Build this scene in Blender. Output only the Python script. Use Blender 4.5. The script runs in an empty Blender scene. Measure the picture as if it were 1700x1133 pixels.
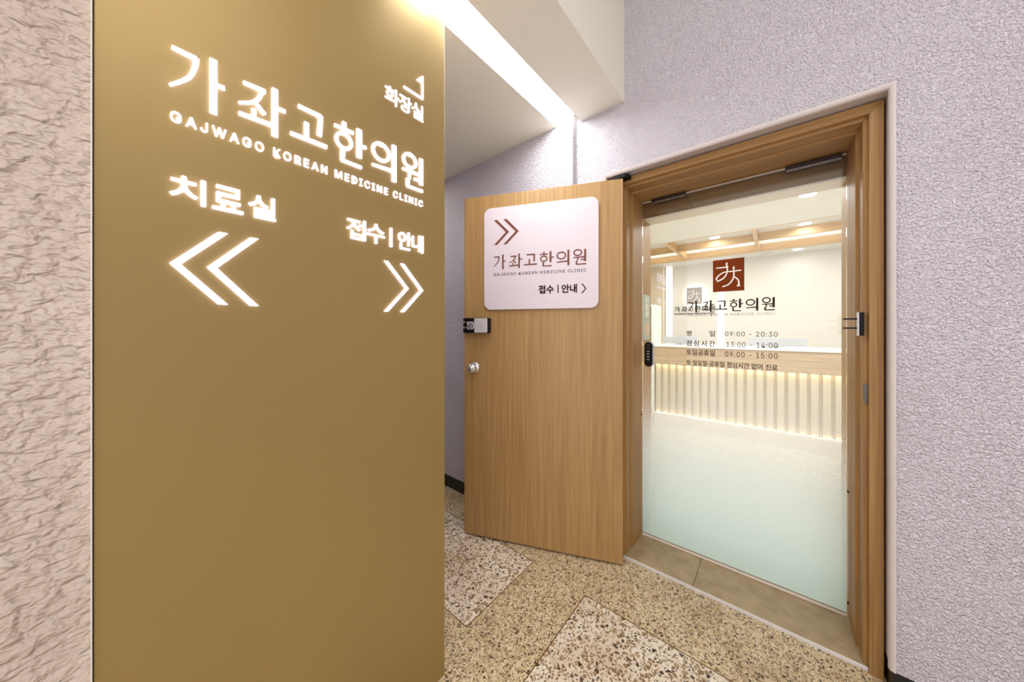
import bpy, bmesh, math, os
from mathutils import Vector, Matrix

S = bpy.context.scene
C = S.collection
PI = math.pi

# ------------------------------------------------------------------ camera
cam = bpy.data.cameras.new('camera')
cam.sensor_width = 36.0
cam.lens = 525.0 / 1700.0 * 36.0
cam.shift_y = -21.5 / 1700.0
cam.clip_start = 0.02
camo = bpy.data.objects.new('camera', cam)
camo.location = (0, 0, 1.25)
camo.rotation_euler = (PI / 2, 0, math.atan(436.0 / 525.0))
C.objects.link(camo)
S.camera = camo

# ------------------------------------------------------------------ world, view
w = bpy.data.worlds.new('world')
S.world = w
w.use_nodes = True
w.node_tree.nodes['Background'].inputs[0].default_value = (0.985, 0.965, 1.0, 1)
w.node_tree.nodes['Background'].inputs[1].default_value = 1.25
S.view_settings.view_transform = 'Standard'
S.view_settings.look = 'None'
S.view_settings.gamma = 1.0
S.view_settings.use_curve_mapping = False
S.view_settings.exposure = 0.38
S.cycles.max_bounces = 10
S.cycles.diffuse_bounces = 5
S.cycles.transparent_max_bounces = 16
S.cycles.sample_clamp_indirect = 6.0
S.cycles.use_denoising = True


def area(name, loc, target, sx, sy, power, col=(1, 1, 1)):
    l = bpy.data.lights.new(name, 'AREA')
    l.shape = 'RECTANGLE'
    l.size = sx
    l.size_y = sy
    l.energy = power
    l.color = col
    o = bpy.data.objects.new(name, l)
    o.location = loc
    d = Vector(target) - Vector(loc)
    o.rotation_euler = d.to_track_quat('-Z', 'Y').to_euler()
    C.objects.link(o)
    return o


# added fills for the corridor and side hall, the slot light, the clinic's ceiling lights
area('corridor_fill', (1.1, -0.2, 3.26), (1.1, -0.2, 0), 1.4, 1.4, 24, (1.0, 0.965, 1.0))  # added fill out of view, no fixture up here
area('cove_lamp', (-0.915, 1.17, 2.452), (-0.915, 1.17, 0), 0.125, 0.80, 5, (0.97, 0.98, 1.0))
area('clinic_lamp', (0.0, 3.3, 2.38), (0.0, 3.3, 0), 2.6, 1.4, 42, (1.0, 0.985, 0.965))
area('clinic_lamp', (0.0, 5.3, 2.36), (0.0, 5.4, 0), 3.2, 0.6, 19, (1.0, 0.985, 0.965))
area('cove_lamp', (0.0, 5.7, 2.42), (0.0, 5.7, 4), 3.6, 0.5, 5, (1.0, 0.95, 0.86))
area('hall_fill', (-2.4, 1.15, 2.40), (-2.4, 1.15, 0), 0.6, 0.5, 4, (1.0, 0.95, 0.9))  # added fill for the unseen side hall, no fixture modelled


area('cove_lamp', (-0.879, 0.645, 2.452), (-0.879, 0.645, 0), 0.06, 0.16, 1.0, (1.0, 0.98, 0.96))


# ------------------------------------------------------------------ materials
def new_mat(name):
    m = bpy.data.materials.new(name)
    m.use_nodes = True
    nt = m.node_tree
    b = nt.nodes['Principled BSDF']
    return m, nt, b


def srgb(r, g, b):
    def f(c):
        c /= 255.0
        return c / 12.92 if c <= 0.04045 else ((c + 0.055) / 1.055) ** 2.4
    return (f(r), f(g), f(b), 1.0)


def plain(name, col, rough=0.5, metal=0.0, emit=None, strength=0.0, spec=0.5):
    m, nt, b = new_mat(name)
    b.inputs['Base Color'].default_value = col
    b.inputs['Roughness'].default_value = rough
    b.inputs['Metallic'].default_value = metal
    b.inputs['Specular IOR Level'].default_value = spec
    if emit:
        b.inputs['Emission Color'].default_value = emit
        b.inputs['Emission Strength'].default_value = strength
    return m


def N(nt, t, **kw):
    n = nt.nodes.new(t)
    for k, v in kw.items():
        setattr(n, k, v)
    return n


def ramp(nt, stops, interp='LINEAR'):
    r = N(nt, 'ShaderNodeValToRGB')
    r.color_ramp.interpolation = interp
    el = r.color_ramp.elements
    while len(el) > 1:
        el.remove(el[-1])
    el[0].position, el[0].color = stops[0]
    for p, c in stops[1:]:
        e = el.new(p)
        e.color = c
    return r


def math_node(nt, op, a, b=None, c=None, clamp=False):
    n = N(nt, 'ShaderNodeMath', operation=op, use_clamp=clamp)
    for i, v in enumerate((a, b, c)):
        if v is None:
            continue
        if isinstance(v, (int, float)):
            n.inputs[i].default_value = v
        else:
            nt.links.new(v, n.inputs[i])
    return n.outputs[0]


def noise(nt, vec, scale, detail=3.0, rough=0.5, dist=0.0):
    n = N(nt, 'ShaderNodeTexNoise')
    n.inputs['Scale'].default_value = scale
    n.inputs['Detail'].default_value = detail
    n.inputs['Roughness'].default_value = rough
    n.inputs['Distortion'].default_value = dist
    nt.links.new(vec, n.inputs['Vector'])
    return n


def stucco(name, col, dirt, scale=1.0, height=0.0095, stretch=(1, 1, 1.0)):
    m, nt, b = new_mat(name)
    tc = N(nt, 'ShaderNodeTexCoord')
    mp = N(nt, 'ShaderNodeMapping')
    mp.inputs['Scale'].default_value = stretch
    nt.links.new(tc.outputs['Object'], mp.inputs[0])
    n1 = noise(nt, mp.outputs[0], 150 * scale, 2.0, 0.45, 0.25)
    n2 = noise(nt, mp.outputs[0], 60 * scale, 2.0, 0.5, 0.2)
    r1 = ramp(nt, [(0.30, (0, 0, 0, 1)), (0.70, (1, 1, 1, 1))], 'LINEAR')
    nt.links.new(n1.outputs[0], r1.inputs[0])
    h = math_node(nt, 'MULTIPLY_ADD', n2.outputs[0], 0.6, r1.outputs[0])
    bp = N(nt, 'ShaderNodeBump')
    bp.inputs['Strength'].default_value = 1.0
    bp.inputs['Distance'].default_value = height
    nt.links.new(h, bp.inputs['Height'])
    nt.links.new(bp.outputs[0], b.inputs['Normal'])
    n3 = noise(nt, tc.outputs['Object'], 1.6, 5.0, 0.6)
    r3 = ramp(nt, [(0.46, (0, 0, 0, 1)), (0.78, (1, 1, 1, 1))])
    nt.links.new(n3.outputs[0], r3.inputs[0])
    mx = N(nt, 'ShaderNodeMix', data_type='RGBA')
    nt.links.new(r3.outputs[0], mx.inputs[0])
    mx.inputs[6].default_value = col
    mx.inputs[7].default_value = dirt
    nt.links.new(mx.outputs[2], b.inputs['Base Color'])
    b.inputs['Roughness'].default_value = 0.75
    b.inputs['Specular IOR Level'].default_value = 0.25
    return m


def wood(name, dark, light, axis='Z', rough=0.42, fine=260.0, contrast=1.0):
    m, nt, b = new_mat(name)
    tc = N(nt, 'ShaderNodeTexCoord')
    mp = N(nt, 'ShaderNodeMapping')
    sc = {'Z': (fine, fine, 2.2), 'X': (2.2, fine, fine), 'Y': (fine, 2.2, fine)}[axis]
    mp.inputs['Scale'].default_value = sc
    nt.links.new(tc.outputs['Object'], mp.inputs[0])
    n1 = noise(nt, mp.outputs[0], 1.0, 3.0, 0.6)
    mp2 = N(nt, 'ShaderNodeMapping')
    s2 = {'Z': (14, 14, 0.7), 'X': (0.7, 14, 14), 'Y': (14, 0.7, 14)}[axis]
    mp2.inputs['Scale'].default_value = s2
    nt.links.new(tc.outputs['Object'], mp2.inputs[0])
    n2 = noise(nt, mp2.outputs[0], 1.0, 2.0, 0.5)
    f = math_node(nt, 'MULTIPLY_ADD', n2.outputs[0], 0.22, math_node(nt, 'MULTIPLY', n1.outputs[0], 0.98))
    lo, hi = 0.6 - 0.22 / contrast, 0.6 + 0.22 / contrast
    r = ramp(nt, [(lo, dark), (hi, light)])
    nt.links.new(f, r.inputs[0])
    nt.links.new(r.outputs[0], b.inputs['Base Color'])
    bp = N(nt, 'ShaderNodeBump')
    bp.inputs['Strength'].default_value = 0.15
    bp.inputs['Distance'].default_value = 0.001
    nt.links.new(n1.outputs[0], bp.inputs['Height'])
    nt.links.new(bp.outputs[0], b.inputs['Normal'])
    b.inputs['Roughness'].default_value = rough
    return m


def terrazzo(name, matrix, chips, cell, amount, stain, cell2=None):
    """stone chips (shrunk Voronoi cells) in a cement matrix, brown wear in soft clouds"""
    m, nt, b = new_mat(name)
    tc = N(nt, 'ShaderNodeTexCoord')
    base = None
    nz = noise(nt, tc.outputs['Object'], 0.9 / cell * 0.6, 2.0)
    add = N(nt, 'ShaderNodeVectorMath', operation='MULTIPLY_ADD')
    nt.links.new(nz.outputs[1], add.inputs[0])
    add.inputs[1].default_value = (cell * 0.5,) * 3
    nt.links.new(tc.outputs['Object'], add.inputs[2])
    prev = None
    layers = [(cell, amount)]
    if cell2:
        layers.append((cell2, 0.60))
    for i, (cs, am) in enumerate(layers):
        v = N(nt, 'ShaderNodeTexVoronoi', feature='F1')
        v.inputs['Scale'].default_value = 1.0 / cs
        nt.links.new(add.outputs[0], v.inputs['Vector'])
        ve = N(nt, 'ShaderNodeTexVoronoi', feature='DISTANCE_TO_EDGE')
        ve.inputs['Scale'].default_value = 1.0 / cs
        nt.links.new(add.outputs[0], ve.inputs['Vector'])
        sep = N(nt, 'ShaderNodeSeparateColor')
        nt.links.new(v.outputs['Color'], sep.inputs[0])
        lim = math_node(nt, 'MULTIPLY_ADD', sep.outputs[1], 0.24, 0.03)
        mask = math_node(nt, 'GREATER_THAN', ve.outputs['Distance'], lim)
        mask = math_node(nt, 'MULTIPLY', mask, math_node(nt, 'LESS_THAN', sep.outputs[2], am))
        cr = ramp(nt, chips, 'CONSTANT')
        nt.links.new(sep.outputs[0], cr.inputs[0])
        mx = N(nt, 'ShaderNodeMix', data_type='RGBA')
        nt.links.new(mask, mx.inputs[0])
        if prev is None:
            mx.inputs[6].default_value = matrix
        else:
            nt.links.new(prev, mx.inputs[6])
        nt.links.new(cr.outputs[0], mx.inputs[7])
        prev = mx.outputs[2]
    n3 = noise(nt, tc.outputs['Object'], 3.2, 6.0, 0.6)
    r3 = ramp(nt, [(0.45, (0, 0, 0, 1)), (0.8, (0.75, 0.75, 0.75, 1))])
    nt.links.new(n3.outputs[0], r3.inputs[0])
    mx = N(nt, 'ShaderNodeMix', data_type='RGBA', blend_type='MULTIPLY')
    nt.links.new(r3.outputs[0], mx.inputs[0])
    nt.links.new(prev, mx.inputs[6])
    mx.inputs[7].default_value = stain
    nt.links.new(mx.outputs[2], b.inputs['Base Color'])
    b.inputs['Roughness'].default_value = 0.38
    return m


M = {}
M['stucco'] = stucco('white sprayed stucco', srgb(232, 226, 235), srgb(222, 214, 222))
M['stucco_warm'] = stucco('warm white sprayed stucco', srgb(216, 200, 186), srgb(190, 170, 152), 0.31, 0.0085, (1, 1, 1.6))
M['plaster'] = plain('smooth plaster', srgb(214, 204, 200), 0.6)
M['ceil'] = plain('ceiling paint', srgb(240, 238, 222), 0.55)
M['soffit'] = plain('satin ceiling panel', srgb(242, 240, 224), 0.38)
M['black'] = plain('black skirting paint', srgb(20, 19, 20), 0.4)
M['door_wood'] = wood('oak laminate', srgb(150, 112, 62), srgb(190, 153, 99), 'Z', 0.42, 240)
M['frame_v'] = wood('oak frame upright', srgb(148, 107, 56), srgb(186, 145, 88), 'Z', 0.48, 200)
M['frame_h'] = wood('oak frame head', srgb(148, 107, 56), srgb(186, 145, 88), 'X', 0.48, 200)
M['header'] = wood('dark oak board', srgb(116, 82, 42), srgb(148, 112, 64), 'X', 0.4, 120)
M['lattice'] = wood('pale oak board', srgb(214, 176, 126), srgb(234, 200, 152), 'X', 0.5, 60)
M['counter'] = wood('beige oak counter', srgb(176, 150, 116), srgb(204, 180, 148), 'X', 0.5, 60)
M['brass'] = plain('brass strip', srgb(120, 92, 40), 0.4, 0.6)
M['edge'] = plain('brushed aluminium edge', srgb(232, 230, 228), 0.35, 0.3)
M['slat'] = plain('cream fluted panel', srgb(206, 194, 172), 0.5)
M['grey_steel'] = plain('grey steel', srgb(120, 118, 116), 0.45, 0.7)
M['steel'] = plain('bright steel', srgb(222, 222, 222), 0.22, 1.0)
M['chrome'] = plain('dark chrome', srgb(96, 88, 92), 0.12, 1.0)
M['satin'] = plain('satin silver plastic', srgb(206, 203, 204), 0.35, 0.2)
M['blackp'] = plain('black plastic', srgb(10, 10, 11), 0.5, spec=0.2)
M['white'] = plain('white paint', srgb(240, 238, 232), 0.5)
M['inner_wall'] = plain('cream clinic paint', srgb(240, 237, 230), 0.55)
M['inner_tan'] = plain('beige clinic panel', srgb(228, 214, 192), 0.5)
M['inner_floor'] = plain('pale polished floor', srgb(226, 222, 212), 0.18)
M['plate'] = plain('white sign plate', srgb(222, 210, 216), 0.4)
M['maroon'] = plain('brown lettering', srgb(112, 56, 36), 0.5)
M['ink'] = plain('dark brown lettering', srgb(38, 23, 18), 0.7, spec=0.15)
M['ink_grey'] = plain('grey lettering', srgb(128, 120, 116), 0.5)
M['logo'] = plain('red brown vinyl', srgb(124, 52, 10), 0.7, spec=0.15)
M['cream'] = plain('cream vinyl', srgb(250, 246, 236), 0.5)
M['lit_edge'] = plain('pale seal', srgb(236, 224, 208), 0.4)  # pale colour stands in for lit edges and light at the door gaps
M['screen'] = plain('grey monitor back', srgb(186, 187, 192), 0.4)
M['notice'] = plain('grey green notice', srgb(184, 194, 178), 0.5)
M['peach'] = plain('peach print', srgb(232, 188, 158), 0.5)
M['cabinet'] = plain('pale green panel', srgb(196, 204, 190), 0.5)
M['tile'] = plain('tile', srgb(150, 128, 94), 0.35)
M['lit_letter'] = plain('lit acrylic', (1, 1, 1, 1), 0.4, 0, (0.62, 0.61, 1.0, 1), 3.4)
M['led'] = plain('led diffuser', (1, 1, 1, 1), 0.4, 0, (0.97, 0.98, 1.0, 1), 6.0)
M['led_warm'] = plain('warm led tape', (1, 1, 1, 1), 0.4, 0, (1.0, 0.80, 0.44, 1), 11.0)
M['led_white'] = plain('white led tape', (1, 1, 1, 1), 0.4, 0, (0.95, 0.97, 1.0, 1), 0.75)
M['led_soft'] = plain('soft white diffuser', (1, 1, 1, 1), 0.4, 0, (0.95, 0.97, 1.0, 1), 0.35)
M['down'] = plain('downlight lens', (1, 1, 1, 1), 0.4, 0, (1.0, 1.0, 1.0, 1), 5.0)
M['glow_rim'] = plain('lit rim', (1, 1, 1, 1), 0.4, 0, (0.93, 0.97, 1.0, 1), 2.5)
M['logo_dim'] = plain('grey brown sign face', srgb(176, 166, 166), 0.5)

M['terr_fine'] = terrazzo('fine tan terrazzo', srgb(218, 200, 162),
    [(0.0, srgb(62, 50, 38)), (0.15, srgb(152, 124, 84)), (0.42, srgb(232, 218, 186)), (0.68, srgb(196, 168, 120)), (0.90, srgb(104, 86, 62))],
    0.0056, 0.85, srgb(170, 136, 86), 0.0084)
M['terr_coarse'] = terrazzo('coarse white terrazzo', srgb(240, 230, 212),
    [(0.0, srgb(70, 58, 46)), (0.08, srgb(146, 118, 84)), (0.30, srgb(182, 156, 120)), (0.50, srgb(222, 208, 184)), (0.70, srgb(160, 132, 96)), (0.92, srgb(104, 88, 70))],
    0.0088, 0.62, srgb(196, 168, 126), 0.0150)

# tile threshold: cement look with cloudy wear
m, nt, b = new_mat('threshold tile')
tc = N(nt, 'ShaderNodeTexCoord')
n = noise(nt, tc.outputs['Object'], 14, 6, 0.65)
r = ramp(nt, [(0.3, srgb(160, 140, 104)), (0.7, srgb(190, 170, 132))])
nt.links.new(n.outputs[0], r.inputs[0])
nt.links.new(r.outputs[0], b.inputs['Base Color'])
b.inputs['Roughness'].default_value = 0.4
M['tile'] = m

# gold satin sheet metal
m, nt, b = new_mat('gold satin sheet')
b.inputs['Base Color'].default_value = srgb(166, 141, 86)
b.inputs['Metallic'].default_value = 0.4
b.inputs['Roughness'].default_value = 0.42
M['gold'] = m

# clear glass pane: thin sheet, clear with a Fresnel mirror
m, nt, b = new_mat('clear glass')
nt.nodes.remove(b)
out = nt.nodes['Material Output']
tr = N(nt, 'ShaderNodeBsdfTransparent')
tr.inputs[0].default_value = (0.975, 0.985, 0.975, 1)
gl = N(nt, 'ShaderNodeBsdfGlossy')
gl.inputs['Roughness'].default_value = 0.0
fr = N(nt, 'ShaderNodeFresnel')
fr.inputs['IOR'].default_value = 1.5
mx = N(nt, 'ShaderNodeMixShader')
nt.links.new(fr.outputs[0], mx.inputs[0])
nt.links.new(tr.outputs[0], mx.inputs[1])
nt.links.new(gl.outputs[0], mx.inputs[2])
nt.links.new(mx.outputs[0], out.inputs[0])
M['glass'] = m

# frosted film: dot print, dense at the foot and thinning out upwards
m, nt, b = new_mat('frosted dot film')
nt.nodes.remove(b)
out = nt.nodes['Material Output']
tc = N(nt, 'ShaderNodeTexCoord')
sp = N(nt, 'ShaderNodeSeparateXYZ')
nt.links.new(tc.outputs['Object'], sp.inputs[0])
mr = N(nt, 'ShaderNodeMapRange')
mr.inputs['From Min'].default_value = 1.20
mr.inputs['From Max'].default_value = 0.50
mr.inputs['To Min'].default_value = 0.0
mr.inputs['To Max'].default_value = 1.0
nt.links.new(sp.outputs[2], mr.inputs[0])
cov = math_node(nt, 'POWER', mr.outputs[0], 1.7)
K = 2 * PI / 0.0065
u = math_node(nt, 'COSINE', math_node(nt, 'MULTIPLY', math_node(nt, 'ADD', sp.outputs[0], sp.outputs[2]), K * 0.70711))
v = math_node(nt, 'COSINE', math_node(nt, 'MULTIPLY', math_node(nt, 'SUBTRACT', sp.outputs[0], sp.outputs[2]), K * 0.70711))
pat = math_node(nt, 'MULTIPLY_ADD', math_node(nt, 'ADD', u, v), 0.25, 0.5)
thr = math_node(nt, 'SUBTRACT', 1.0, cov)
al = math_node(nt, 'MULTIPLY_ADD', math_node(nt, 'SUBTRACT', pat, thr), 6.0, 0.5, clamp=True)
al = math_node(nt, 'MULTIPLY', al, 0.97)
cr = ramp(nt, [(0.12, srgb(216, 242, 248)), (0.75, srgb(246, 246, 248))])
nt.links.new(sp.outputs[2], cr.inputs[0])
df = N(nt, 'ShaderNodeBsdfDiffuse')
tl = N(nt, 'ShaderNodeBsdfTranslucent')
nt.links.new(cr.outputs[0], df.inputs[0])
nt.links.new(cr.outputs[0], tl.inputs[0])
m1 = N(nt, 'ShaderNodeMixShader')
m1.inputs[0].default_value = 0.6
nt.links.new(df.outputs[0], m1.inputs[1])
nt.links.new(tl.outputs[0], m1.inputs[2])
tr = N(nt, 'ShaderNodeBsdfTransparent')
m2 = N(nt, 'ShaderNodeMixShader')
nt.links.new(al, m2.inputs[0])
nt.links.new(tr.outputs[0], m2.inputs[1])
nt.links.new(m1.outputs[0], m2.inputs[2])
nt.links.new(m2.outputs[0], out.inputs[0])
M['film'] = m


# ------------------------------------------------------------------ mesh helpers
class MB:
    def __init__(self):
        self.v, self.f, self.mi, self.mats = [], [], [], []

    def mat(self, m):
        if m not in self.mats:
            self.mats.append(m)
        return self.mats.index(m)

    def add(self, vs, fs, m):
        o = len(self.v)
        i = self.mat(m)
        self.v += [Vector(p) for p in vs]
        for f in fs:
            self.f.append([o + k for k in f])
            self.mi.append(i)

    def box(self, x0, x1, y0, y1, z0, z1, m):
        vs = [(x0, y0, z0), (x1, y0, z0), (x1, y1, z0), (x0, y1, z0), (x0, y0, z1), (x1, y0, z1), (x1, y1, z1), (x0, y1, z1)]
        self.add(vs, [(0, 3, 2, 1), (4, 5, 6, 7), (0, 1, 5, 4), (1, 2, 6, 5), (2, 3, 7, 6), (3, 0, 4, 7)], m)

    def prism(self, poly, vec, m, cap=True, side=None):
        """poly: 3-D points in order, swept by vec"""
        n = len(poly)
        a = [Vector(p) for p in poly]
        b = [p + Vector(vec) for p in a]
        fs = [(i, (i + 1) % n, n + (i + 1) % n, n + i) for i in range(n)]
        self.add(a + b, fs, side or m)
        if cap:
            self.add(b, [tuple(range(n))], m)
            self.add(a, [tuple(reversed(range(n)))], m)

    def lathe(self, prof, m, seg=32, frame=None):
        """prof: (radius, height) pairs, turned about local +Z of frame"""
        fr = frame or Matrix()
        vs, fs = [], []
        for r, h in prof:
            for k in range(seg):
                a = 2 * PI * k / seg
                vs.append(fr @ Vector((r * math.cos(a), r * math.sin(a), h)))
        for j in range(len(prof) - 1):
            for k in range(seg):
                k2 = (k + 1) % seg
                fs.append((j * seg + k, j * seg + k2, (j + 1) * seg + k2, (j + 1) * seg + k))
        if prof[0][0] > 1e-6:
            fs.append(tuple(reversed(range(seg))))
        if prof[-1][0] > 1e-6:
            fs.append(tuple((len(prof) - 1) * seg + k for k in range(seg)))
        self.add(vs, fs, m)

    def build(self, name, parent=None, bevel=0.0, smooth=False, seg=2, world=True):
        me = bpy.data.meshes.new(name)
        off = Vector()
        if parent is not None and world:
            off = wloc(parent)
        me.from_pydata([tuple(p - off) for p in self.v], [], self.f)
        for m in self.mats:
            me.materials.append(m)
        for p, i in zip(me.polygons, self.mi):
            p.material_index = i
            p.use_smooth = smooth
        bm = bmesh.new()
        bm.from_mesh(me)
        bmesh.ops.remove_doubles(bm, verts=bm.verts, dist=1e-6)
        bmesh.ops.recalc_face_normals(bm, faces=bm.faces)
        bm.to_mesh(me)
        bm.free()
        o = bpy.data.objects.new(name, me)
        C.objects.link(o)
        if parent is not None:
            o.parent = parent
        if bevel:
            md = o.modifiers.new('bevel', 'BEVEL')
            md.width = bevel
            md.segments = seg
            md.limit_method = 'ANGLE'
            md.angle_limit = math.radians(40)
        return o


def wloc(o):
    v = Vector()
    while o is not None:
        v = v + o.location
        o = o.parent
    return v


def tag(o, label, cat, group=None, kind=None):
    o['label'] = label
    o['category'] = cat
    if group:
        o['group'] = group
    if kind:
        o['kind'] = kind
    return o


def empty(name, loc):
    o = bpy.data.objects.new(name, None)
    o.location = loc
    o.empty_display_size = 0.05
    C.objects.link(o)
    return o


# ---- lettering: a board is (origin, right, up, out); everything is laid out in metres on it
class Board:
    def __init__(self, o, r, u, n):
        self.o, self.r, self.u, self.n = Vector(o), Vector(r).normalized(), Vector(u).normalized(), Vector(n).normalized()

    def p(self, x, y, d=0.0):
        return self.o + self.r * x + self.u * y + self.n * d


class RaisedBoard(Board):
    """lettering raised k off its board, drawn a little smaller so that it keeps its place on the sign"""
    k = 1.0
    c = (0.0, 0.0)

    def p(self, x, y, d=0.0):
        return self.o + self.r * (self.c[0] + (x - self.c[0]) * self.k) + self.u * (self.c[1] + (y - self.c[1]) * self.k) + self.n * d


def font():
    try:
        p = os.path.join(bpy.utils.system_resource('DATAFILES'), 'fonts', 'Inter.woff2')
        return bpy.data.fonts.load(p, check_existing=True) if os.path.exists(p) else None
    except Exception:
        return None


SANS = font()


def text_faces(body, latin=False, spacing=1.0):
    c = bpy.data.curves.new('lettering', 'FONT')
    c.body = body
    c.size = 1.0
    c.resolution_u = 4
    c.space_character = spacing
    if latin and SANS:
        c.font = SANS
    o = bpy.data.objects.new('lettering', c)
    C.objects.link(o)
    dg = bpy.context.evaluated_depsgraph_get()
    me = bpy.data.meshes.new_from_object(o.evaluated_get(dg), depsgraph=dg)
    vs = [(v.co.x, v.co.y) for v in me.vertices]
    fs = [tuple(p.vertices) for p in me.polygons]
    # outline edges (used by one face) give the sides
    cnt = {}
    for f in fs:
        for a, b_ in zip(f, f[1:] + f[:1]):
            cnt.setdefault((min(a, b_), max(a, b_)), []).append((a, b_))
    rim = [v[0] for v in cnt.values() if len(v) == 1]
    bpy.data.objects.remove(o)
    bpy.data.meshes.remove(me)
    bpy.data.curves.remove(c)
    xs = [v[0] for v in vs]
    ys = [v[1] for v in vs]
    return vs, fs, rim, (min(xs), max(xs), min(ys), max(ys))


def lay_text(mb, bd, body, x0, x1, y0, y1, m, thick=0.0012, bold=0.0, latin=False, d0=0.0, spacing=1.0):
    """fit body into the rectangle, raised by thick off the board; bold widens the strokes"""
    vs, fs, rim, (a0, a1, b0, b1) = text_faces(body, latin, spacing)
    x0 += bold; x1 -= bold; y0 += bold; y1 -= bold
    sx = (x1 - x0) / (a1 - a0)
    sy = (y1 - y0) / (b1 - b0)
    offs = [(0, 0)]
    if bold > 0:
        offs += [(bold * math.cos(k * PI / 4), bold * math.sin(k * PI / 4)) for k in range(8)]
    for k, (ox, oy) in enumerate(offs):
        q = [(x0 + (x - a0) * sx + ox, y0 + (y - b0) * sy + oy) for x, y in vs]
        e = thick - k * 0.00002
        top = [bd.p(x, y, d0 + e) for x, y in q]
        mb.add(top, fs, m)
        if thick > 0.0004:
            low = [bd.p(x, y, d0) for x, y in q]
            n = len(q)
            mb.add(top + low, [(a, b_, n + b_, n + a) for a, b_ in rim], m)


def catmull(pts, n=8):
    if len(pts) < 3:
        return list(pts)
    P = [pts[0]] + list(pts) + [pts[-1]]
    out = []
    for i in range(1, len(P) - 2):
        p0, p1, p2, p3 = P[i - 1], P[i], P[i + 1], P[i + 2]
        for k in range(n):
            t = k / n
            out.append(tuple(0.5 * (2 * p1[j] + (p2[j] - p0[j]) * t + (2 * p0[j] - 5 * p1[j] + 4 * p2[j] - p3[j]) * t * t
                                    + (3 * p1[j] - p0[j] - 3 * p2[j] + p3[j]) * t ** 3) for j in (0, 1)))
    out.append(tuple(pts[-1]))
    return out


def lay_stroke(mb, bd, pts, w0, w1, m, d0, thick, round_cap=False):
    q = catmull(pts)
    n = len(q)
    L, R = [], []
    for i, (x, y) in enumerate(q):
        a = q[max(i - 1, 0)]
        b_ = q[min(i + 1, n - 1)]
        dx, dy = b_[0] - a[0], b_[1] - a[1]
        l = math.hypot(dx, dy) or 1
        hw = (w0 + (w1 - w0) * i / (n - 1)) / 2
        L.append((x - dy / l * hw, y + dx / l * hw))
        R.append((x + dy / l * hw, y - dx / l * hw))
    cap1, cap0 = [], []
    if round_cap:
        def arc(c, s, e, k=6):
            a0 = math.atan2(s[1] - c[1], s[0] - c[0])
            rr = math.hypot(s[0] - c[0], s[1] - c[1])
            return [(c[0] + rr * math.cos(a0 - PI * j / k), c[1] + rr * math.sin(a0 - PI * j / k)) for j in range(1, k)]
        cap1 = arc(q[-1], L[-1], R[-1])
        cap0 = arc(q[0], R[0], L[0])
    poly = L + cap1 + R[::-1] + cap0
    lo = [bd.p(x, y, d0) for x, y in poly]
    hi = [bd.p(x, y, d0 + thick) for x, y in poly]
    k = len(poly)
    mb.add(lo + hi, [(i, (i + 1) % k, k + (i + 1) % k, k + i) for i in range(k)], m)
    # top as quads between the two sides
    top = [bd.p(x, y, d0 + thick) for x, y in L + R]
    mb.add(top, [(i, i + 1, n + i + 1, n + i) for i in range(n - 1)], m)
    for cp, s, e in ((cap1, L[-1], R[-1]), (cap0, R[0], L[0])):
        if cp:
            pp = [s] + cp + [e]
            mb.add([bd.p(x, y, d0 + thick) for x, y in pp], [tuple(range(len(pp)))], m)


def lay_ring(mb, bd, c, rad, wd, m, d0, thick, sx=1, sy=1, seg=36):
    pts = []
    for s in (0.5, -0.5):
        for k in range(seg):
            a = 2 * PI * k / seg
            pts.append((c[0] + (rad[0] + s * wd) * math.cos(a), c[1] + (rad[1] + s * wd) * math.sin(a)))
    hi = [bd.p(x, y, d0 + thick) for x, y in pts]
    lo = [bd.p(x, y, d0) for x, y in pts]
    fs = []
    for k in range(seg):
        k2 = (k + 1) % seg
        fs.append((k, k2, seg + k2, seg + k))
    mb.add(hi, fs, m)
    n = 2 * seg
    fs = []
    for k in range(seg):
        k2 = (k + 1) % seg
        fs.append((k, k2, n + k2, n + k))
        fs.append((seg + k, seg + k2, n + seg + k2, n + seg + k))
    mb.add(hi + lo, fs, m)


def lay_poly(mb, bd, pts, m, d0, thick):
    mb.prism([bd.p(x, y, d0) for x, y in pts], bd.n * thick, m)


def lay_chevron(mb, bd, tip, top, bot, wd, m, d0, thick):
    """two straight limbs of horizontal width wd meeting at a point; tip on the left or right"""
    s = 1 if top[0] > tip[0] else -1
    h = wd * s
    a = [(tip[0], tip[1]), (top[0] - h, top[1]), (top[0], top[1]), (tip[0] + h, tip[1])]
    c = [(tip[0], tip[1]), (tip[0] + h, tip[1]), (bot[0], bot[1]), (bot[0] - h, bot[1])]
    lay_poly(mb, bd, a, m, d0, thick)
    lay_poly(mb, bd, c, m, d0, thick)


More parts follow.
